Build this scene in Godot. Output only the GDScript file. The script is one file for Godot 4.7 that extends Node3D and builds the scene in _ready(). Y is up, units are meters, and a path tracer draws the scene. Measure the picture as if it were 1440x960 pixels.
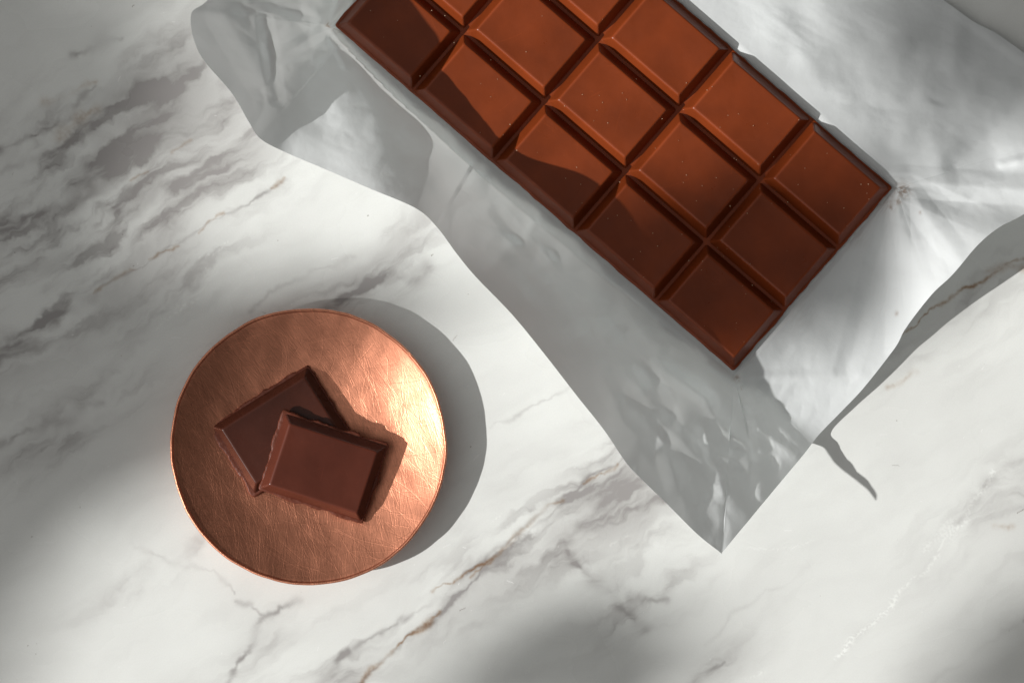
extends Node3D
# One photograph pixel is S metres on the table; x runs right, z runs towards the photograph's lower edge, y is up.
const S := 0.00023
const EYE := 5000.0                     # camera height above the table, in the same pixel units
const BAR_TURN := 40.86                 # degrees by which the bar's long side is turned on the table
const SUN_UP := 34.0
const BAR_AT := Vector2(470, 36)        # left corner of the bar
const BAR_L := 743.0
const BAR_W := 341.6
const BAR_H := 25.0
const DISH_AT := Vector2(433.5, 628.0)
const DISH_R := 193.5
var sun_dir := Vector3(0.961 * cos(deg_to_rad(SUN_UP)), -sin(deg_to_rad(SUN_UP)), -0.276 * cos(deg_to_rad(SUN_UP)))
var warp := noise(0.007, 2, FastNoiseLite.TYPE_SIMPLEX, 74)
var rng := RandomNumberGenerator.new()
var U := Vector2(cos(deg_to_rad(BAR_TURN)), sin(deg_to_rad(BAR_TURN)))
var V := Vector2(sin(deg_to_rad(BAR_TURN)), -cos(deg_to_rad(BAR_TURN)))

func _ready() -> void:
	rng.seed = 20240
	setup_camera()
	setup_light()
	build_table()
	build_wrapper()
	build_bar()
	build_dish()
	build_pieces()
	build_small_things()
	build_added_foliage()

# ---------------------------------------------------------------- camera, sky, sun
func setup_camera() -> void:
	var cam := Camera3D.new()
	cam.name = "camera"
	cam.position = Vector3(0, EYE * S, 0)
	cam.rotation_degrees = Vector3(-90, 0, 0)
	cam.fov = rad_to_deg(2.0 * atan(480.0 / EYE))
	cam.near = 0.05
	cam.far = 60.0
	add_child(cam)
	cam.current = true

func setup_light() -> void:
	var env := Environment.new()
	var sm := ProceduralSkyMaterial.new()
	sm.sky_top_color = Color(0.25, 0.245, 0.24)
	sm.sky_horizon_color = Color(0.62, 0.615, 0.61)
	sm.sky_curve = 0.25
	sm.ground_bottom_color = Color(0.28, 0.25, 0.22)
	sm.ground_horizon_color = Color(0.45, 0.42, 0.38)
	sm.sun_angle_max = 80.0
	sm.sun_curve = 0.85
	var sky := Sky.new()
	sky.sky_material = sm
	env.background_mode = Environment.BG_SKY
	env.sky = sky
	env.background_energy_multiplier = 0.68
	env.tonemap_mode = Environment.TONE_MAPPER_LINEAR
	env.tonemap_exposure = 1.0
	env.sdfgi_enabled = true
	env.ssao_enabled = true
	env.ssil_enabled = true
	var we := WorldEnvironment.new()
	we.name = "daylight"
	we.environment = env
	add_child(we)
	var sun := DirectionalLight3D.new()
	sun.name = "sun"
	sun.light_color = Color(1.0, 0.993, 0.978)
	sun.light_energy = 1.44
	sun.light_angular_distance = 0.5
	sun.shadow_enabled = true
	add_child(sun)
	sun.look_at_from_position(Vector3.ZERO, sun_dir, Vector3.UP)

# ---------------------------------------------------------------- helpers
func at(p: Vector2, h: float) -> Vector3:
	return Vector3((p.x - 720.0) * S, h * S, (p.y - 480.0) * S)

func seen(p: Vector2, h: float) -> Vector2:      # where on the plan a point stands that is h high and seen at p
	return Vector2(720, 480) + (p - Vector2(720, 480)) * (1.0 - h / EYE)

func obj(called: String, m: Mesh, mat: Material, parent: Node = self) -> MeshInstance3D:
	var o := MeshInstance3D.new()
	o.name = called
	o.mesh = m
	o.material_override = mat
	parent.add_child(o, true)
	return o

func tag(o: Node, label: String, category: String, group := "", kind := "") -> void:
	if label: o.set_meta("label", label)
	if category: o.set_meta("category", category)
	if group: o.set_meta("group", group)
	if kind: o.set_meta("kind", kind)

func finish(v: PackedVector3Array, ix: PackedInt32Array, uv := PackedVector2Array(), col := PackedColorArray()) -> ArrayMesh:
	var a := []
	a.resize(Mesh.ARRAY_MAX)
	a[Mesh.ARRAY_VERTEX] = v
	a[Mesh.ARRAY_INDEX] = ix
	if uv.size(): a[Mesh.ARRAY_TEX_UV] = uv
	if col.size(): a[Mesh.ARRAY_COLOR] = col
	var n := PackedVector3Array()
	n.resize(v.size())
	for k in range(0, ix.size(), 3):
		var q := (v[ix[k + 2]] - v[ix[k]]).cross(v[ix[k + 1]] - v[ix[k]])   # front faces run clockwise
		for c in 3:
			n[ix[k + c]] += q
	for k in n.size():
		n[k] = n[k].normalized() if n[k].length() > 0.0 else Vector3.UP
	a[Mesh.ARRAY_NORMAL] = n
	var m := ArrayMesh.new()
	m.add_surface_from_arrays(Mesh.PRIMITIVE_TRIANGLES, a)
	return m

# rings run counterclockwise as seen from above, from the lower or outer one to the upper or inner one
func ring_mesh(rings: Array, uvs := [], cols := [], close_top := true, close_bottom := false) -> ArrayMesh:
	var v := PackedVector3Array()
	var uv := PackedVector2Array()
	var col := PackedColorArray()
	var ix := PackedInt32Array()
	var n: int = rings[0].size()
	for k in rings.size():
		v.append_array(rings[k])
		if uvs.size(): uv.append_array(uvs[k])
		if cols.size(): col.append_array(cols[k])
	for k in rings.size() - 1:
		for i in n:
			var j := (i + 1) % n
			var a := k * n + i
			var b := k * n + j
			ix.append_array([a, a + n, b + n, a, b + n, b])
	for which in 2:
		if (which == 0 and not close_top) or (which == 1 and not close_bottom):
			continue
		var k := rings.size() - 1 if which == 0 else 0
		var c := Vector3.ZERO
		for p in rings[k]: c += p
		v.append(c / n)
		if uvs.size():
			var cu := Vector2.ZERO
			for p in uvs[k]: cu += p
			uv.append(cu / n)
		if cols.size(): col.append(cols[k][0])
		for i in n:
			var j := (i + 1) % n
			if which == 0: ix.append_array([v.size() - 1, k * n + j, k * n + i])
			else: ix.append_array([v.size() - 1, k * n + i, k * n + j])
	return finish(v, ix, uv, col)

# outline of a rounded rectangle, counterclockwise in (u, v), with `cuts` points on each side
func rounded(lo: Vector2, hi: Vector2, r: float, cuts := 2, seg := 3) -> PackedVector2Array:
	var out := PackedVector2Array()
	var cs := [Vector2(hi.x - r, lo.y + r), Vector2(hi.x - r, hi.y - r), Vector2(lo.x + r, hi.y - r), Vector2(lo.x + r, lo.y + r)]
	for c in 4:
		for k in seg + 1:
			var a := -PI / 2 + c * PI / 2 + k * PI / 2 / seg
			out.append(cs[c] + Vector2(cos(a), sin(a)) * r)
		var from := out[out.size() - 1]
		var a2 := -PI / 2 + (c + 1) * PI / 2
		var to: Vector2 = cs[(c + 1) % 4] + Vector2(cos(a2), sin(a2)) * r
		for k in range(1, cuts):
			out.append(from.lerp(to, float(k) / cuts))
	return out

func lift(o: PackedVector2Array, h: float) -> PackedVector3Array:   # plan (u, v) to local metres
	var out := PackedVector3Array()
	for p in o: out.append(Vector3(p.x * S, h * S, -p.y * S))
	return out

func tex(im: Image) -> ImageTexture:
	return ImageTexture.create_from_image(im)

func noise(freq: float, octaves := 4, kind := FastNoiseLite.TYPE_SIMPLEX_SMOOTH, sd := 1) -> FastNoiseLite:
	var n := FastNoiseLite.new()
	n.noise_type = kind
	n.frequency = freq
	n.fractal_octaves = octaves
	n.seed = sd
	return n

func noise_tex(freq: float, octaves: int, lo: float, hi: float, sd: int, size := 512) -> ImageTexture:
	var im := noise(freq, octaves, FastNoiseLite.TYPE_SIMPLEX_SMOOTH, sd).get_seamless_image(size, size)
	im.convert(Image.FORMAT_RGB8)
	var d := im.get_data()
	for k in d.size():
		d[k] = int(lerpf(lo, hi, d[k] / 255.0) * 255.0)
	return tex(Image.create_from_data(size, size, false, Image.FORMAT_RGB8, d))

# ---------------------------------------------------------------- marble table
func stroke(map: PackedFloat32Array, w: int, h: int, sc: float, pts: Array, width: float, strength: float, sd: int) -> void:
	var nn := noise(0.014, 3, FastNoiseLite.TYPE_SIMPLEX_SMOOTH, sd)
	var run := 0.0
	for k in pts.size() - 1:
		var a: Vector2 = pts[k]
		var b: Vector2 = pts[k + 1]
		var l := a.distance_to(b)
		var side := (b - a).orthogonal() / l
		var steps := int(l / 1.3) + 1
		for q in steps:
			run += l / steps
			var off := nn.get_noise_2d(run, sd * 37.0) * 9.0 + nn.get_noise_2d(run * 5.0, sd * 91.0) * 2.0
			var fade := clampf(0.6 + 0.8 * nn.get_noise_2d(run * 0.7, 500.0 + sd), 0.1, 1.0)
			var wd := width * clampf(0.8 + 1.0 * nn.get_noise_2d(run * 2.0, 900.0 + sd), 0.3, 2.0) * sc
			var c := (a.lerp(b, float(q) / steps) + side * off - Vector2(-360, -240)) * sc
			var r := int(wd * 2.2) + 1
			var amount := strength * fade
			for y in range(maxi(0, int(c.y) - r), mini(h, int(c.y) + r + 1)):
				for x in range(maxi(0, int(c.x) - r), mini(w, int(c.x) + r + 1)):
					var d2 := ((x - c.x) * (x - c.x) + (y - c.y) * (y - c.y)) / (wd * wd)
					var g := amount * exp(-d2)
					if g > map[y * w + x]: map[y * w + x] = g

func marble_image() -> Image:
	var w := 2048
	var h := 1365
	var sc := w / 2160.0
	var grey := PackedFloat32Array(); grey.resize(w * h)
	var brown := PackedFloat32Array(); brown.resize(w * h)
	var pale := PackedFloat32Array(); pale.resize(w * h)
	var g_lines := [
		[[500,965, 560,905, 605,872, 652,822, 700,772, 745,732, 800,692, 850,655, 905,610], 4.0, 0.55],
		[[480,925, 540,882, 600,848, 662,802, 716,766, 762,728, 830,682], 3.5, 0.45],
		[[905,885, 862,842, 832,815, 802,782, 792,760, 815,745, 850,702], 8.0, 0.42],
		[[885,836, 912,842, 938,847], 6.0, 0.6],
		[[690,602, 740,575, 792,552, 840,530], 2.6, 0.35],
		[[318,960, 342,922, 372,868, 392,850, 425,846], 5.0, 0.4],
		[[370,862, 352,848, 330,850], 4.0, 0.3],
		[[440,968, 470,935, 490,915], 6.0, 0.5],
		[[350,436, 380,410, 420,395, 460,372, 500,362], 4.0, 0.35],
		[[130,412, 172,386, 216,359, 252,343, 302,310, 362,276, 402,250], 2.4, 0.4],
		[[990,905, 1032,862, 1082,832, 1142,792], 4.0, 0.2],
		[[0,625, 52,602, 100,585, 142,562], 7.0, 0.5],
		[[0,322, 40,300, 92,290, 132,270], 8.0, 0.55],
		[[0,240, 45,222, 100,200, 135,178], 7.0, 0.5],
		[[10,475, 52,462, 92,442, 130,412], 9.0, 0.6],
		[[0,210, 48,190, 96,165, 132,118], 5.0, 0.55],
		[[100,75, 142,62, 172,55], 9.0, 0.5],
		[[160,140, 200,122, 232,116], 8.0, 0.5],
		[[190,200, 215,192, 232,160], 9.0, 0.4],
		[[445,440, 480,420, 520,402, 560,392, 600,372], 9.0, 0.5],
		[[185,760, 240,790, 300,800, 330,835], 4.0, 0.22],
		[[1150,960, 1190,915, 1240,860, 1300,800, 1352,735, 1410,660], 6.0, 0.10],
		[[1290,970, 1350,930, 1440,870], 5.0, 0.12],
		[[1380,680, 1410,655, 1450,640], 8.0, 0.3],
		[[980,960, 1000,945, 1020,930], 6.0, 0.5],
		[[-340,700, -240,620, -120,560, 0,480], 9.0, 0.5],
		[[-300,300, -180,250, -60,220, 0,210], 8.0, 0.5],
		[[300,1190, 380,1080, 470,1000, 500,965], 6.0, 0.4],
		[[1440,870, 1560,800, 1700,690], 6.0, 0.3],
		[[1440,362, 1560,300, 1790,180], 4.0, 0.4],
	]
	var b_lines := [
		[[505,962, 560,902, 600,875, 618,858], 4.0, 0.75],
		[[700,773, 735,740, 760,722, 790,700], 3.0, 0.5],
		[[608,832, 650,806, 692,782], 2.4, 0.65],
		[[740,745, 700,780, 660,812], 2.0, 0.5],
		[[820,678, 852,668, 868,650], 2.2, 0.5],
		[[243,216, 256,206, 270,196], 2.4, 0.75],
		[[182,252, 195,245, 206,238], 2.0, 0.6],
		[[380,262, 390,255, 400,248], 3.2, 0.45],
		[[278,326, 296,313, 316,300], 1.8, 0.7],
		[[208,362, 228,352, 250,342], 2.0, 0.6],
		[[130,412, 160,392, 190,375], 2.4, 0.5],
		[[1262,478, 1300,442, 1350,412, 1392,386, 1445,360], 2.4, 0.75],
		[[1390,382, 1420,375, 1440,378], 6.0, 0.5],
		[[1252,548, 1275,530, 1290,520], 5.0, 0.3],
		[[135,152, 110,165, 80,190], 6.0, 0.35],
		[[60,140, 100,130, 135,115], 6.0, 0.3],
		[[1400,745, 1412,742, 1425,740], 4.0, 0.35],
	]
	var p_lines := [
		[[1175,925, 1195,905, 1222,878, 1268,832, 1312,790, 1342,742, 1376,702, 1402,662], 4.0, 0.9],
		[[1300,770, 1330,752, 1345,735], 9.0, 0.5],
		[[1050,770, 1110,772, 1145,758], 2.0, 0.5],
		[[1050,955, 1075,945], 3.0, 0.6],
		[[858,765, 885,758], 3.5, 0.7],
		[[690,735, 705,720], 2.0, 0.6],
		[[215,465, 250,440, 280,420], 2.0, 0.5],
		[[100,360, 120,362], 2.5, 0.6],
		[[280,365, 320,340], 1.8, 0.5],
		[[740,945, 755,925], 2.0, 0.6],
		[[80,500, 105,490], 4.0, 0.5],
		[[205,505, 225,490], 2.0, 0.5],
	]
	var sd := 1
	for set in [[grey, g_lines], [brown, b_lines], [pale, p_lines]]:
		for l in set[1]:
			var pts := []
			for k in range(0, l[0].size(), 2): pts.append(Vector2(l[0][k], l[0][k + 1]))
			stroke(set[0], w, h, sc, pts, l[1], l[2], sd)
			sd += 1
	# smoky regions: centre, reach along the veins, reach across them, strength
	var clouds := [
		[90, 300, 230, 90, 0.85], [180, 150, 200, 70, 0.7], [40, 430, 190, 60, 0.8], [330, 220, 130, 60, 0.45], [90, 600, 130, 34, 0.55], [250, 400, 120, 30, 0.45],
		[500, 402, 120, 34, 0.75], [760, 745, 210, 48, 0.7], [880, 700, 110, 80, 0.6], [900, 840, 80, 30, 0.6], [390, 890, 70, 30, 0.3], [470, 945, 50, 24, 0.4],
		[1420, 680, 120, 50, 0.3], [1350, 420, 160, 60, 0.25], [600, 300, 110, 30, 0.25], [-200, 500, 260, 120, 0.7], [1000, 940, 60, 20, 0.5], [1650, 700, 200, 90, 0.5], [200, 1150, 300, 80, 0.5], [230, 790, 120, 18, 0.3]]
	# the share of smoke at each place is worked out on a coarse grid
	var cw := 256
	var ch := 171
	var th := deg_to_rad(-33.0)
	var share := Image.create(cw, ch, false, Image.FORMAT_RF)
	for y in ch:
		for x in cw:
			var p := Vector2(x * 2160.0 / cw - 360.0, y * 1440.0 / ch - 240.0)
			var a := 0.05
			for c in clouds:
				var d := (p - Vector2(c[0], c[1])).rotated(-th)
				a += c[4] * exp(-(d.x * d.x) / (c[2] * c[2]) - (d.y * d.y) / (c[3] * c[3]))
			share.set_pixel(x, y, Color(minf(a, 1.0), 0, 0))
	share.resize(w, h, Image.INTERPOLATE_CUBIC)
	var sh := share.get_data().to_float32_array()
	var n1 := noise(0.0030, 2, FastNoiseLite.TYPE_SIMPLEX, 11)
	var n2 := noise(0.020, 5, FastNoiseLite.TYPE_SIMPLEX, 23)
	n2.fractal_gain = 0.52
	var n3 := noise(0.0045, 4, FastNoiseLite.TYPE_SIMPLEX, 41)
	var n4 := noise(0.022, 4, FastNoiseLite.TYPE_SIMPLEX, 77)
	var fine := noise(0.35, 2, FastNoiseLite.TYPE_SIMPLEX, 57)
	var out := PackedByteArray()
	out.resize(w * h * 3)
	var ct := cos(th)
	var st := sin(th)
	for y in h:
		for x in w:
			var i := y * w + x
			var px := x / sc
			var py := y / sc
			var wp := n1.get_noise_2d(px, py)
			var al := (px * ct + py * st) * 0.24 + wp * 6.0
			var ac := (-px * st + py * ct) + wp * 22.0
			ac += n4.get_noise_2d(px, py) * 7.0
			var f := n2.get_noise_2d(al, ac)
			var smoke := clampf((f + 0.38) * 1.2, 0.0, 1.0)
			smoke *= smoke
			var ridge := 1.0 - absf(n2.get_noise_2d(al * 1.3 + 700.0, ac * 0.8)) * 4.0
			if ridge < 0.0: ridge = 0.0
			var a := sh[i]
			var band := clampf(n3.get_noise_2d(al * 1.6 + 300.0, ac * 1.5) * 1.3 + 0.5, 0.0, 1.0)
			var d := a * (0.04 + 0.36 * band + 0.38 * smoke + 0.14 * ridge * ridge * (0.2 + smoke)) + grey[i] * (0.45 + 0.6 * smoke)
			var mott := n3.get_noise_2d(px, py)
			d += 0.035 * (mott + 0.3) + 0.02 * fine.get_noise_2d(px, py)
			var bl := pale[i] * clampf(0.5 + 2.2 * fine.get_noise_2d(px * 0.45, py * 0.45), 0.0, 1.0)
			d = clampf(d - 0.10 * bl, -0.04, 0.58)
			var br := brown[i] * (0.6 + 0.4 * smoke + 0.3 * fine.get_noise_2d(px * 0.3, py * 0.3))
			br = clampf(br * 0.95, 0.0, 0.6)
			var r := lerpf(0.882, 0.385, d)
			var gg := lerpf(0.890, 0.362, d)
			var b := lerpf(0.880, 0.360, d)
			r = lerpf(r, 0.44, br) + 0.05 * bl
			gg = lerpf(gg, 0.29, br) + 0.05 * bl
			b = lerpf(b, 0.17, br) + 0.05 * bl
			out[i * 3] = int(clampf(r, 0, 1) * 255.0)
			out[i * 3 + 1] = int(clampf(gg, 0, 1) * 255.0)
			out[i * 3 + 2] = int(clampf(b, 0, 1) * 255.0)
	var im := Image.create_from_data(w, h, false, Image.FORMAT_RGB8, out)
	for k in 520:      # flecks and small scuffs in the stone
		var c := Vector2i(rng.randi_range(4, w - 5), rng.randi_range(4, h - 5))
		var t := im.get_pixelv(c)
		var to := Color(0.97, 0.97, 0.97) if rng.randf() < 0.8 else Color(0.45, 0.42, 0.40)
		var amount := rng.randf_range(0.15, 0.6)
		var long := rng.randi_range(0, 3) if rng.randf() < 0.8 else rng.randi_range(4, 14)
		var step := Vector2(1, 0).rotated(rng.randf_range(-1.2, 0.4))
		for q in long + 1:
			var p := Vector2i(Vector2(c) + step * q)
			if p.x >= 0 and p.y >= 0 and p.x < w and p.y < h: im.set_pixelv(p, im.get_pixelv(p).lerp(to, amount))
		im.set_pixelv(c, t.lerp(to, amount))
	return im

func build_table() -> void:
	var m := StandardMaterial3D.new()
	m.resource_name = "polished marble"
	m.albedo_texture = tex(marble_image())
	m.roughness = 0.32
	m.roughness_texture = noise_tex(0.012, 4, 0.75, 1.0, 5)
	m.metallic_specular = 0.4
	var half := Vector2(1080, 720)
	var v := PackedVector3Array()
	var uv := PackedVector2Array()
	var ix := PackedInt32Array()
	var lines_x := [-3.0, -1.0, 1.0, 3.0]
	for j in 4:
		for i in 4:
			v.append(Vector3(lines_x[i] * half.x * S, 0, lines_x[j] * half.y * S))
			uv.append(Vector2(float(i in [0, 2]), float(j in [0, 2])))
	for j in 3:
		for i in 3:
			var a := j * 4 + i
			ix.append_array([a, a + 1, a + 5, a, a + 5, a + 4])
	# the block under the polished face
	var c := [Vector2(-3, -3), Vector2(-3, 3), Vector2(3, 3), Vector2(3, -3)]
	var first := v.size()
	for k in 4:
		for y in [0.0, -0.02]:
			v.append(Vector3(c[k].x * half.x * S, y, c[k].y * half.y * S))
			uv.append(Vector2(k * 0.5, y * 4.0))
	for k in 4:
		var a := first + 2 * k
		var b := first + 2 * ((k + 1) % 4)
		ix.append_array([a, b, b + 1, a, b + 1, a + 1])
	ix.append_array([first + 1, first + 5, first + 3, first + 1, first + 7, first + 5])
	var o := obj("marble_tabletop", finish_flat(v, ix, uv), m)
	tag(o, "polished white marble tabletop with smoky grey and brown veins", "tabletop", "", "structure")

func finish_flat(v: PackedVector3Array, ix: PackedInt32Array, uv: PackedVector2Array) -> ArrayMesh:
	var st := SurfaceTool.new()
	st.begin(Mesh.PRIMITIVE_TRIANGLES)
	st.set_smooth_group(-1)
	for k in ix:
		st.set_uv(uv[k])
		st.add_vertex(v[k])
	st.generate_normals()
	return st.commit()

# ---------------------------------------------------------------- paper wrapper
func bar_point(u: float, v: float) -> Vector2:
	return BAR_AT + U * u + V * v

func catmull(a: float, b: float, c: float, d: float, t: float) -> float:
	return 0.5 * (2.0 * b + (c - a) * t + (2.0 * a - 5.0 * b + 4.0 * c - d) * t * t + (3.0 * b - a - 3.0 * c + d) * t * t * t)

func seg_dist(p: Vector2, a: Vector2, b: Vector2) -> Vector2:   # (distance, share of the way along)
	var t := clampf((p - a).dot(b - a) / (b - a).length_squared(), 0.0, 1.0)
	return Vector2(p.distance_to(a + (b - a) * t), t)

func facets(p: Vector2, size: float, sd: int) -> float:      # height of a sheet crumpled into flat facets with sharp folds between them
	var q := p + Vector2(warp.get_noise_2d(p.x, p.y), warp.get_noise_2d(p.x + 900.0, p.y - 400.0)) * size * 0.9
	q = q.rotated(0.4 + sd) / size
	var a := Vector2(q.x - q.y * 0.57735, q.y * 1.1547)
	var c := a.floor()
	var f := a - c
	if f.x + f.y < 1.0: return knot(c, sd) * (1.0 - f.x - f.y) + knot(c + Vector2(1, 0), sd) * f.x + knot(c + Vector2(0, 1), sd) * f.y
	return knot(c + Vector2(1, 1), sd) * (f.x + f.y - 1.0) + knot(c + Vector2(0, 1), sd) * (1.0 - f.x) + knot(c + Vector2(1, 0), sd) * (1.0 - f.y)

func knot(c: Vector2, sd: int) -> float:
	return fposmod(sin(c.x * 12.9898 + c.y * 78.233 + sd * 3.7) * 43758.5453, 1.0) * 2.0 - 1.0

func build_wrapper() -> void:
	# inner end in the bar's own (u, v); outer end as seen, height of the outer end, bend of the way up, width of the flat strip beside the bar
	var rows := [
		[0, 130, 405, -125, 70, 1.0, 6], [0, 50, 335, -52, 150, 1.0, 5], [0, 0, 292, 0, 195, 0.95, 4], [0, 0, 268, 22, 212, 0.95, 4], [0, 0, 280, 75, 228, 0.95, 4], [2, 0, 325, 130, 222, 0.9, 5],
		[10, 0, 350, 172, 205, 0.75, 8], [28, 0, 366, 195, 186, 0.5, 10], [58, 0, 401, 214, 160, 0.27, 14], [108, 0, 455, 237, 154, 0.26, 18], [162, 0, 520, 265, 162, 0.42, 20], [228, 0, 585, 293, 176, 0.75, 22],
		[272, 0, 615, 320, 186, 0.95, 22], [318, 0, 641, 355, 192, 1.0, 22], [368, 0, 668, 388, 190, 1.0, 22], [438, 0, 720, 442, 186, 1.0, 20], [508, 0, 766, 498, 180, 1.0, 18], [568, 0, 811, 556, 176, 1.0, 16],
		[622, 0, 850, 605, 172, 1.0, 14], [668, 0, 882, 652, 170, 1.0, 12], [705, 0, 911, 682, 168, 1.0, 10], [727, 0, 938, 708, 166, 1.0, 7], [743, 0, 980, 750, 163, 1.0, 4], [743, 0, 1010, 774, 160, 1.0, 4], [743, 0, 1015, 778, 159, 1.0, 4], [743, 0, 1018, 774, 157, 1.0, 4],
		[743, 0, 1036, 752, 140, 1.0, 4], [743, 0, 1076, 704, 94, 1.0, 4], [743, 0, 1131, 638, 34, 1.0, 4], [743, 2, 1152, 611, 14, 1.1, 4], [743, 40, 1185, 577, 15, 1.3, 6], [743, 120, 1216, 544, 22, 1.3, 8],
		[743, 240, 1258, 490, 36, 1.2, 8], [743, 325, 1275, 460, 62, 1.0, 6], [743, 341, 1310, 415, 104, 1.0, 4], [743, 341, 1340, 386, 114, 1.0, 4], [743, 341, 1375, 345, 110, 1.0, 4], [743, 341, 1405, 320, 100, 1.0, 4],
		[743, 341, 1445, 298, 80, 0.9, 4], [743, 341, 1500, 252, 66, 1.0, 4], [743, 341, 1545, 172, 50, 1.0, 4], [712, 341, 1482, 108, 26, 1.2, 6], [640, 341, 1440, 74, 16, 1.4, 8], [560, 341, 1400, 46, 12, 1.4, 10],
		[480, 341, 1346, 14, 10, 1.4, 10], [250, 341, 1180, -120, 8, 1.4, 10], [60, 341, 930, -360, 8, 1.2, 10], [0, 341, 775, -470, 12, 1.2, 6], [0, 341, 640, -430, 16, 1.0, 6], [0, 290, 560, -330, 24, 1.0, 6], [0, 210, 470, -215, 40, 1.0, 6]]
	# creases: from, to, height of the ridge at each end, reach to each side
	var creases := [
		[1060, 560, 1066, 690, 5, 7, 16], [1040, 536, 1130, 640, 3, 4, 14], [1045, 531, 1215, 526, 3, 2, 10], [1262, 265, 1257, 490, 8, 9, 16], [1268, 255, 1440, 270, 8, 12, 24], [1262, 262, 1190, 520, -3, -4, 20],
		[1275, 268, 1345, 380, 5, 7, 20], [1272, 262, 1400, 325, -5, -6, 20], [1268, 268, 1310, 415, -4, -5, 16], [700, 300, 780, 400, 7, 7, 14], [780, 400, 860, 560, -7, -8, 16], [890, 575, 960, 640, 11, 5, 24], [925, 590, 1000, 660, -9, -8, 18], [985, 600, 1010, 690, 8, 4, 14], [1065, 600, 1115, 640, 5, 7, 10], [1000, 650, 1045, 730, 4, 2, 18], [935, 640, 960, 720, -8, -5, 20], [850, 520, 930, 560, -10, -6, 20], [905, 520, 940, 590, 10, 6, 18], [700, 350, 745, 372, 7, 8, 16], [760, 350, 850, 420, 6, 7, 20], [690, 380, 720, 345, -7, -8, 14], [830, 470, 800, 520, 8, 4, 18], [870, 480, 990, 560, -6, -6, 14],
		[1005, 640, 1080, 650, -8, -9, 14], [860, 450, 905, 520, 13, 9, 26], [800, 480, 860, 450, -11, -8, 22], [730, 380, 760, 420, 12, 8, 18], [770, 400, 730, 440, -10, -8, 18], [940, 500, 1020, 560, 10, 6, 16],
		[380, 40, 400, 150, 12, 9, 13], [330, 40, 385, 130, -10, -10, 26], [440, 30, 370, 10, 9, 9, 12], [455, 45, 400, 90, 9, 5, 12], [465, 55, 490, 100, 6, 5, 7], [455, 75, 405, 95, 5, 4, 8], [440, 20, 420, -30, -5, -5, 12],
		[470, 30, 485, -30, 5, 5, 9], [1345, 15, 1340, 110, 7, 4, 22], [1345, 15, 1440, 85, 5, 5, 12], [1340, 110, 1420, 60, -4, -3, 20], [1420, 130, 1300, 240, 6, 5, 22], [1380, 160, 1400, 230, -5, -5, 26], [1405, 232, 1440, 225, 5, 6, 8],
		[1330, 110, 1370, 210, -4, -4, 34], [1310, 190, 1325, 256, 4, 4, 20], [1040, 540, 1000, 515, 4, 3, 8], [1020, 545, 1055, 575, 3, 3, 6], [1050, 590, 1068, 585, 4, 4, 7], [1045, 570, 1065, 560, 3, 3, 6]]
	var nr := rows.size()
	var per := 14
	var nw := 84
	var n := nr * per
	var low := noise(0.008, 2, FastNoiseLite.TYPE_SIMPLEX, 71)
	var crinkle := noise(0.020, 2, FastNoiseLite.TYPE_SIMPLEX, 72)
	var stains := [[1268, 268, 16, 0.75], [1262, 284, 7, 0.7], [1252, 292, 5, 0.7], [1246, 283, 22, 0.35], [1200, 330, 30, 0.16], [474, 40, 9, 0.6], [462, 36, 6, 0.8], [1036, 532, 7, 0.6], [1042, 545, 3, 0.8], [1256, 441, 4, 0.6], [1120, 440, 40, 0.10], [1290, 300, 4, 0.4]]
	var rings := []
	var uvs := []
	var cols := []
	for k in nw + 1:
		var w := 1.0 - float(k) / nw
		var ring := PackedVector3Array()
		var ruv := PackedVector2Array()
		var rc := PackedColorArray()
		for i in n:
			var r := i / per
			var t := float(i % per) / per
			var q := []
			for c in 7:
				if c < 2 or c == 6: q.append(lerpf(rows[r][c], rows[(r + 1) % nr][c], t))
				else: q.append(catmull(rows[(r + nr - 1) % nr][c], rows[r][c], rows[(r + 1) % nr][c], rows[(r + 2) % nr][c], t))
			var inner := bar_point(q[0] + (3.0 if q[0] > 371 else -3.0) * float(q[0] < 1.0 or q[0] > 742.0), q[1] + (3.0 if q[1] > 170 else -3.0) * float(q[1] < 1.0 or q[1] > 340.0))
			var top: float = q[4]
			var outer := seen(Vector2(q[2], q[3]), top)
			var reach := inner.distance_to(outer)
			var strip: float = clampf(q[6] / reach, 0.0, 0.4)
			var h := 2.0
			var s := maxf(0.0, (w - strip) / (1.0 - strip))
			var p := inner.lerp(outer, w)
			if w < strip: h = 2.0 + 4.0 * w / strip
			else: h = 6.0 + (top - 6.0) * pow(s, q[5])
			# creases and crinkles, none beside the bar
			var room := smoothstep(0.0, 0.25, w) * lerpf(1.0, 0.2, w * w)
			for c in creases:
				var d := seg_dist(p, Vector2(c[0], c[1]), Vector2(c[2], c[3]))
				if d.x < c[6] * 1.6:
					var f := 1.0 - sqrt((d.x / c[6]) * (d.x / c[6]) + 0.02)
					if f > 0.0: h += lerpf(c[4], c[5], d.y) * f * smoothstep(0.0, 0.06, w) * lerpf(1.0, 0.35, w * w * w * w)
			h += room * ((10.0 if i / per > 9 and i / per < 24 else 2.0 if i / per > 26 and i / per < 40 else 3.5) * low.get_noise_2d(p.x, p.y) + 0.9 * absf(crinkle.get_noise_2d(p.x, p.y)) + (12.0 if i / per < 7 or (i / per > 11 and i / per < 27) else 3.0 if i / per < 12 or i / per > 26 else 6.0) * (facets(p, 92.0, 5) + 0.36 * facets(p, 41.0, 6)))
			h = maxf(h, 1.6)
			ring.append(at(p, h))
			ruv.append(p / 400.0)
			var tint := 0.0
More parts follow.
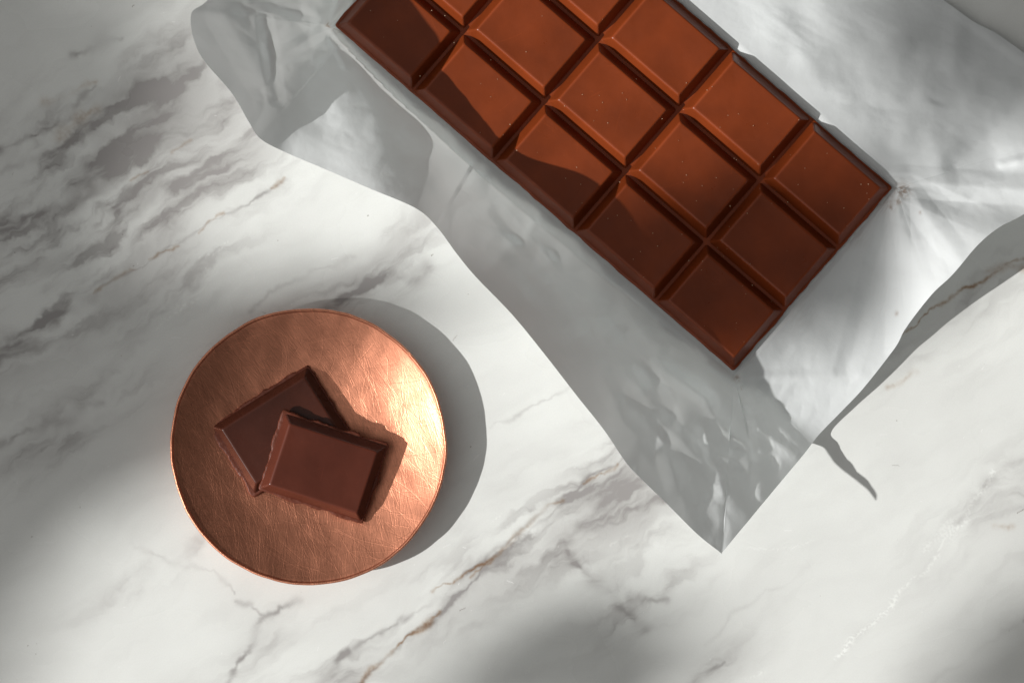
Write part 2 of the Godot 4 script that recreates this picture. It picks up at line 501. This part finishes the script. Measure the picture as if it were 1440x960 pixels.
			for c in stains:
				var d : float = p.distance_to(Vector2(c[0], c[1])) / c[2]
				if d < 1.5: tint = maxf(tint, c[3] * exp(-d * d * 2.5) * clampf(0.7 + crinkle.get_noise_2d(p.x * 8.0, p.y * 8.0), 0.0, 1.0))
			rc.append(Color(1, 1, 1).lerp(Color(0.30, 0.14, 0.05), tint))
		rings.append(ring)
		uvs.append(ruv)
		cols.append(rc)
	var m := StandardMaterial3D.new()
	m.resource_name = "white wrapping paper"
	m.albedo_color = Color(0.905, 0.918, 0.925)
	m.vertex_color_use_as_albedo = true
	m.roughness = 0.55
	m.metallic_specular = 0.35
	m.backlight_enabled = true
	m.backlight = Color(0.82, 0.82, 0.81)
	m.heightmap_enabled = true
	m.heightmap_texture = noise_tex(0.05, 5, 0.0, 1.0, 9)
	m.heightmap_scale = 0.006
	var o := obj("paper_wrapper", ring_mesh(rings, uvs, cols), m)
	tag(o, "opened white paper wrapper with creased upturned flaps under the whole chocolate bar", "wrapper")

# ---------------------------------------------------------------- chocolate
func chocolate_image() -> Image:      # faint bloom and a few hair scratches
	var im := noise(0.006, 5, FastNoiseLite.TYPE_SIMPLEX_SMOOTH, 31).get_seamless_image(512, 512)
	im.convert(Image.FORMAT_L8)
	var d := im.get_data()
	for k in d.size(): d[k] = int(lerpf(200.0, 236.0, d[k] / 255.0))
	for k in 46:
		var p := Vector2(rng.randf() * 512, rng.randf() * 512)
		var ang := rng.randf() * TAU
		var add := rng.randi_range(6, 30)
		for q in rng.randi_range(4, 70):
			var i := (int(p.y) & 511) * 512 + (int(p.x) & 511)
			if rng.randf() < 0.75: d[i] = mini(255, d[i] + add)
			p += Vector2(cos(ang), sin(ang))
			ang += rng.randfn(0.0, 0.02)
	return Image.create_from_data(512, 512, false, Image.FORMAT_L8, d)

func chocolate(rough: float, tone: Color) -> StandardMaterial3D:
	var m := StandardMaterial3D.new()
	m.resource_name = "chocolate"
	m.albedo_color = tone
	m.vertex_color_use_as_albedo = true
	m.albedo_texture = tex(chocolate_image())
	m.uv1_triplanar = true
	m.uv1_scale = Vector3(14, 14, 14)
	m.roughness = rough
	m.roughness_texture = noise_tex(0.01, 5, 0.7, 1.0, 33)
	m.metallic_specular = 0.40
	m.heightmap_enabled = true
	m.heightmap_texture = noise_tex(0.02, 5, 0.0, 1.0, 35)
	m.heightmap_scale = 0.004
	return m

# the raised block of one square: foot on (lo, hi), sides that lean in by `lean`, softened upper edge
func square_mesh(lo: Vector2, hi: Vector2, foot: float, top: float, lean: float) -> ArrayMesh:
	var rings := []
	var cols := []
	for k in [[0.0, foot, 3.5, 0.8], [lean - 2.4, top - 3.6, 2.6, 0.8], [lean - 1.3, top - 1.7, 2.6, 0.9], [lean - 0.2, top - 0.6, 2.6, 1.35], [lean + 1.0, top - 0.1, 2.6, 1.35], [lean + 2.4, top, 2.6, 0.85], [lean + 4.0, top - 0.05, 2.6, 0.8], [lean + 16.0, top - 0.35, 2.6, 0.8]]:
		var q: float = k[0]
		rings.append(lift(rounded(lo + Vector2(q, q), hi - Vector2(q, q), k[2], 6, 3), k[1]))
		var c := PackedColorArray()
		for i in rings[0].size(): c.append(Color(k[3], k[3], k[3]))      # paler edges: rubbed chocolate plus edge highlights painted into the colour
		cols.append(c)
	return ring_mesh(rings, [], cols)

func slab_mesh(lo: Vector2, hi: Vector2, h: float, rough: float, cuts: int, sd: int) -> ArrayMesh:
	var nn := noise(0.022, 5, FastNoiseLite.TYPE_SIMPLEX, sd)
	var rings := []
	for k in [[1.5, 0.0], [0.3, 1.2], [0.0, h * 0.5], [0.5, h - 1.0], [1.6, h], [4.0, h]]:
		var o := rounded(lo + Vector2(k[0], k[0]), hi - Vector2(k[0], k[0]), 4.0, cuts, 3)
		for i in o.size():
			var out := (o[i] - (lo + hi) / 2).normalized()
			o[i] += out * (nn.get_noise_2d(o[i].x, o[i].y) * rough * 1.6 + nn.get_noise_2d(o[i].x * 4.0, o[i].y * 4.0 + k[1] * 30.0) * rough * 0.25 + nn.get_noise_2d(o[i].x * 14.0 + k[1] * 50.0, o[i].y * 14.0) * rough * 0.28)
		rings.append(lift(o, k[1]))
	return ring_mesh(rings, [], [], true, true)

func build_bar() -> void:
	var bar := Node3D.new()
	bar.name = "chocolate_bar"
	add_child(bar)
	bar.position = at(BAR_AT, 3.2)
	bar.rotation_degrees.y = -BAR_TURN
	tag(bar, "whole brown chocolate bar of fifteen squares lying in opened white paper", "chocolate bar")
	var m := chocolate(0.38, Color(0.605, 0.272, 0.125))
	obj("base", slab_mesh(Vector2.ZERO, Vector2(BAR_L, BAR_W), 4.6, 1.0, 70, 301), m, bar)
	var us := [0.0, 143.5, 294.0, 444.0, 594.5, BAR_L]
	var vs := [0.0, 112.5, 227.5, BAR_W]
	for i in 5:
		for j in 3:
			var lo := Vector2(us[i] + (2.5 if i == 0 else 1.4), vs[j] + (2.5 if j == 0 else 1.4))
			var hi := Vector2(us[i + 1] - (2.5 if i == 4 else 1.4), vs[j + 1] - (2.5 if j == 2 else 1.4))
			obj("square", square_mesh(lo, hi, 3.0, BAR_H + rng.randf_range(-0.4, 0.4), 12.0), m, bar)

func dish_height(r: float) -> float:
	return 6.5 + 33.0 * pow(r / DISH_R, 2.4)

func build_pieces() -> void:
	var tones := [chocolate(0.34, Color(0.35, 0.175, 0.125)), chocolate(0.26, Color(0.42, 0.21, 0.155))]  # the upper square's colour is lightened in place of its sheen
	var rough := chocolate(0.6, Color(0.44, 0.22, 0.15))
	rough.heightmap_scale = 0.04
	var looks := [
		["broken-off chocolate square lying flat in the copper dish, partly under the other", 0],
		["glossy chocolate square tilted on top of the other square in the copper dish", 1]]
	for k in 2:
		var o := Node3D.new()
		o.name = "chocolate_square"
		add_child(o, true)
		tag(o, looks[k][0], "chocolate", "broken chocolate squares in the copper dish")
		obj("base", slab_mesh(Vector2(-78 - 10 * (1 - k), -59), Vector2(78, 59), 7.5, 2.4, 90, 311 + k), rough, o)
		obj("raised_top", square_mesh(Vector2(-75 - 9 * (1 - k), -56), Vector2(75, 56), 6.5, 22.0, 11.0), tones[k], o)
		if k == 0:
			o.position = at(Vector2(400, 602), dish_height(0) + 5.2)
			o.rotation_degrees.y = 32.0
		else:
			# it leans on the edge of the lower square; its lower right corner stands in the dish
			var fall := Vector3(0.533, 0, 0.846)
			var up := (Vector3.UP + fall * 0.10).normalized()
			var x := Vector3(cos(deg_to_rad(18.5)), 0, sin(deg_to_rad(18.5)))
			x = (x - up * x.dot(up)).normalized()
			o.transform = Transform3D(Basis(x, up, x.cross(up)), at(Vector2(456, 655), dish_height(0) + 24.4))

# ---------------------------------------------------------------- copper dish
func brushed(d: PackedByteArray, size: int, count: int, longest: int, most: int) -> void:      # adds fine hair scratches
	for k in count:
		var p := Vector2(rng.randf() * size, rng.randf() * size)
		var ang := rng.randfn(PI / 2, 0.25) if rng.randf() < 0.7 else rng.randfn(0.5, 0.5)
		var bend := rng.randfn(0.0, 0.002)
		var change := rng.randi_range(-most, most)
		for q in rng.randi_range(longest / 6, longest):
			var i := (int(p.y) & (size - 1)) * size + (int(p.x) & (size - 1))
			d[i] = clampi(d[i] + change, 0, 255)
			p += Vector2(cos(ang), sin(ang))
			ang += bend

func scratch_image(size: int) -> Image:      # brushed grain with hair scratches across it
	var grain := noise(0.34, 2, FastNoiseLite.TYPE_SIMPLEX, 62).get_image(size, size / 14)
	grain.convert(Image.FORMAT_L8)
	grain.resize(size, size, Image.INTERPOLATE_CUBIC)
	var d := grain.get_data()
	for k in d.size(): d[k] = 90 + d[k] / 4
	brushed(d, size, 3000, 240, 110)
	return Image.create_from_data(size, size, false, Image.FORMAT_L8, d)

func scratch_glint_image(size: int) -> Image:  # hair scratches, their glints painted into the copper colour
	var d := PackedByteArray()
	d.resize(size * size)
	d.fill(218)
	brushed(d, size, 9000, 110, 26)
	return Image.create_from_data(size, size, false, Image.FORMAT_L8, d)

func build_dish() -> void:
	var dish := Node3D.new()
	dish.name = "copper_dish"
	add_child(dish)
	dish.position = at(seen(DISH_AT, 38), 0)
	tag(dish, "round shallow copper dish with brushed scratches on white marble", "dish")
	var im := scratch_image(1024)
	var m := StandardMaterial3D.new()
	m.resource_name = "brushed copper"
	m.albedo_color = Color(0.97, 0.66, 0.53)
	m.metallic = 1.0
	m.roughness = 0.45
	m.albedo_texture = tex(scratch_glint_image(1024))
	m.heightmap_enabled = true
	m.heightmap_texture = tex(im)
	m.heightmap_scale = 0.007
	var nn := noise(0.8, 3, FastNoiseLite.TYPE_SIMPLEX, 81)
	var parts := {
		"foot": [[54, 0.5], [58, 0.5], [60, 2], [58, 6], [56, 7]],
		"bowl": [[40, 4.5], [100, 9.5], [140, 17], [170, 25], [DISH_R - 3, 35.2]],
		"rim": [[DISH_R - 3.4, 35.0], [DISH_R - 0.8, 36.2], [DISH_R, 37.8], [DISH_R - 0.4, 39.6], [DISH_R - 1.8, 40.6], [DISH_R - 3.2, 40.2], [DISH_R - 4.2, 39.0], [DISH_R - 4.8, 37.6]]}
	for r in range(38, -1, -1):
		var rad := (DISH_R - 4.6) * r / 38.0
		if r == 38: parts.bowl.append([rad + 0.9, 37.0])
		if r > 0: parts.bowl.append([rad - (0.4 if r == 38 else 0.0), dish_height(rad) - 0.4])
	var count := 180
	for part in parts:
		var rings := []
		var uvs := []
		for pr in parts[part]:
			var ring := PackedVector3Array()
			var ruv := PackedVector2Array()
			for i in count:
				var a := TAU * i / count
				var wob := nn.get_noise_2d(cos(a) * 2.0, sin(a) * 2.0) * 1.6 * pow(pr[0] / DISH_R, 3.0)
				var h: float = pr[1] + nn.get_noise_3d(cos(a) * pr[0] / 70.0, sin(a) * pr[0] / 70.0, 5.0) * 1.2 * minf(1.0, pr[1] / 12.0)
				ring.append(Vector3(cos(a) * (pr[0] + wob), h, -sin(a) * (pr[0] + wob)) * S)
				var g: Vector2 = (Vector2(cos(a), -sin(a)) * pr[0] / 430.0).rotated(0.35)
				ruv.append(Vector2(g.x + 0.5 * g.y * g.y, g.y) + Vector2(0.5, 0.5))
			rings.append(ring)
			uvs.append(ruv)
		obj(part, ring_mesh(rings, uvs, [], part == "bowl", false), m, dish)

# ---------------------------------------------------------------- crumbs
func build_small_things() -> void:
	var m := StandardMaterial3D.new()
	m.resource_name = "pale crumbs"
	m.albedo_color = Color(0.86, 0.74, 0.62)
	m.roughness = 0.8
	var v := PackedVector3Array()
	var ix := PackedInt32Array()
	for k in 120:
		var p := bar_point(rng.randf_range(14, BAR_L - 14), rng.randf_range(14, BAR_W - 14))
		var r := rng.randf_range(0.35, 0.9)
		var c := at(p, 3.2 + BAR_H + 0.3)
		var f := v.size()
		for q in [Vector3(1, 0, 0), Vector3(-0.5, 0, 0.8), Vector3(-0.6, 0, -0.8), Vector3(0, 1.0, 0)]:
			v.append(c + (q as Vector3).rotated(Vector3.UP, k * 1.7) * r * rng.randf_range(0.7, 1.4) * S)
		ix.append_array([f, f + 3, f + 1, f + 1, f + 3, f + 2, f + 2, f + 3, f])
	var o := obj("crumbs", finish(v, ix), m)
	tag(o, "tiny pale crumbs scattered on the chocolate bar", "crumbs", "", "stuff")

# ---------------------------------------------------------------- added leaves, out of view, placed to cast the dappled shade
func build_added_foliage() -> void:
	var shades := [
		[[-260,-200, 270,-200, 240,50, 110,90, -260,130], 0.4],
		[[-260,130, 110,90, 230,110, 205,170, 150,310, 240,400, 400,400, 560,405, 650,400, 640,440, 560,470, 440,520, 330,580, 270,640, 150,715, 50,790, -10,1000, -260,1000], 0.85],
		[[590,1000, 700,890, 830,835, 950,870, 940,1000], 0.9],
		[[1290,1020, 1370,920, 1480,800, 1600,1020], 0.9],
		[[870,330, 980,255, 1120,225, 1240,215, 1300,300, 1310,370, 1290,450, 1200,450, 1080,470, 980,490, 900,450], 0.95],
		[[1245,-150, 1600,-150, 1600,130, 1480,160, 1340,180, 1245,80], 0.9]]
	var st := SurfaceTool.new()
	st.begin(Mesh.PRIMITIVE_TRIANGLES)
	var outline := [Vector2(-1, 0), Vector2(-0.6, 0.28), Vector2(-0.1, 0.42), Vector2(0.45, 0.3), Vector2(1, 0)]
	for k in 4:
		for side in [1.0, -1.0]:
			var a := Vector3(outline[k].x, 0, 0)
			var b := Vector3(outline[k + 1].x, 0, 0)
			var c := Vector3(outline[k + 1].x, 0.12, outline[k + 1].y * side)
			var d := Vector3(outline[k].x, 0.12, outline[k].y * side)
			var q := [a, b, c, a, c, d] if side > 0 else [a, c, b, a, d, c]
			for p in q: st.add_vertex(p)
	st.generate_normals()
	var leaf := st.commit()
	var spots := []
	for y in range(-200, 1010, 27):
		for x in range(-260, 1610, 27):
			var p := Vector2(x + rng.randf_range(-13, 13), y + rng.randf_range(-13, 13))
			for s in shades:
				var poly := PackedVector2Array()
				for k in range(0, s[0].size(), 2): poly.append(Vector2(s[0][k], s[0][k + 1]))
				if Geometry2D.is_point_in_polygon(p, poly) and rng.randf() < s[1]:
					spots.append(p)
					break
	var gaps := noise(0.0042, 2, FastNoiseLite.TYPE_SIMPLEX, 91)      # added leaves go on beyond those that shade the table in view
	for y in range(-900, 1900, 30):
		for x in range(-1100, 2600, 30):
			var p := Vector2(x + rng.randf_range(-15, 15), y + rng.randf_range(-15, 15))
			if (p.x < -130 or p.x > 1570 or p.y < -230 or p.y > 1090) and not (p.x > 1500 and p.x < 1760 and p.y > 150 and p.y < 620) and gaps.get_noise_2d(p.x, p.y) > -0.12: spots.append(p)
	var mm := MultiMesh.new()
	mm.transform_format = MultiMesh.TRANSFORM_3D
	mm.mesh = leaf
	mm.instance_count = spots.size()
	for k in spots.size():
		var far := rng.randf_range(3.0, 3.8)
		var z := -sun_dir
		var x := z.cross(Vector3.UP).normalized().rotated(z, rng.randf() * TAU)
		var y := (z + 0.5 * Vector3(rng.randfn(), rng.randfn(), rng.randfn()) * 0.5).normalized()
		x = (x - y * x.dot(y)).normalized()
		var size := rng.randf_range(42, 60) * S
		mm.set_instance_transform(k, Transform3D(Basis(x, y, x.cross(y)) * size, at(spots[k], 0) - sun_dir * far))
	var m := StandardMaterial3D.new()
	m.resource_name = "leaf"
	m.albedo_color = Color(0.24, 0.31, 0.15)
	m.roughness = 0.6
	var o := MultiMeshInstance3D.new()
	o.name = "added_foliage"
	o.multimesh = mm
	o.material_override = m
	add_child(o)
	tag(o, "added green leaves out of view, placed to shade the table", "added_foliage", "", "stuff")
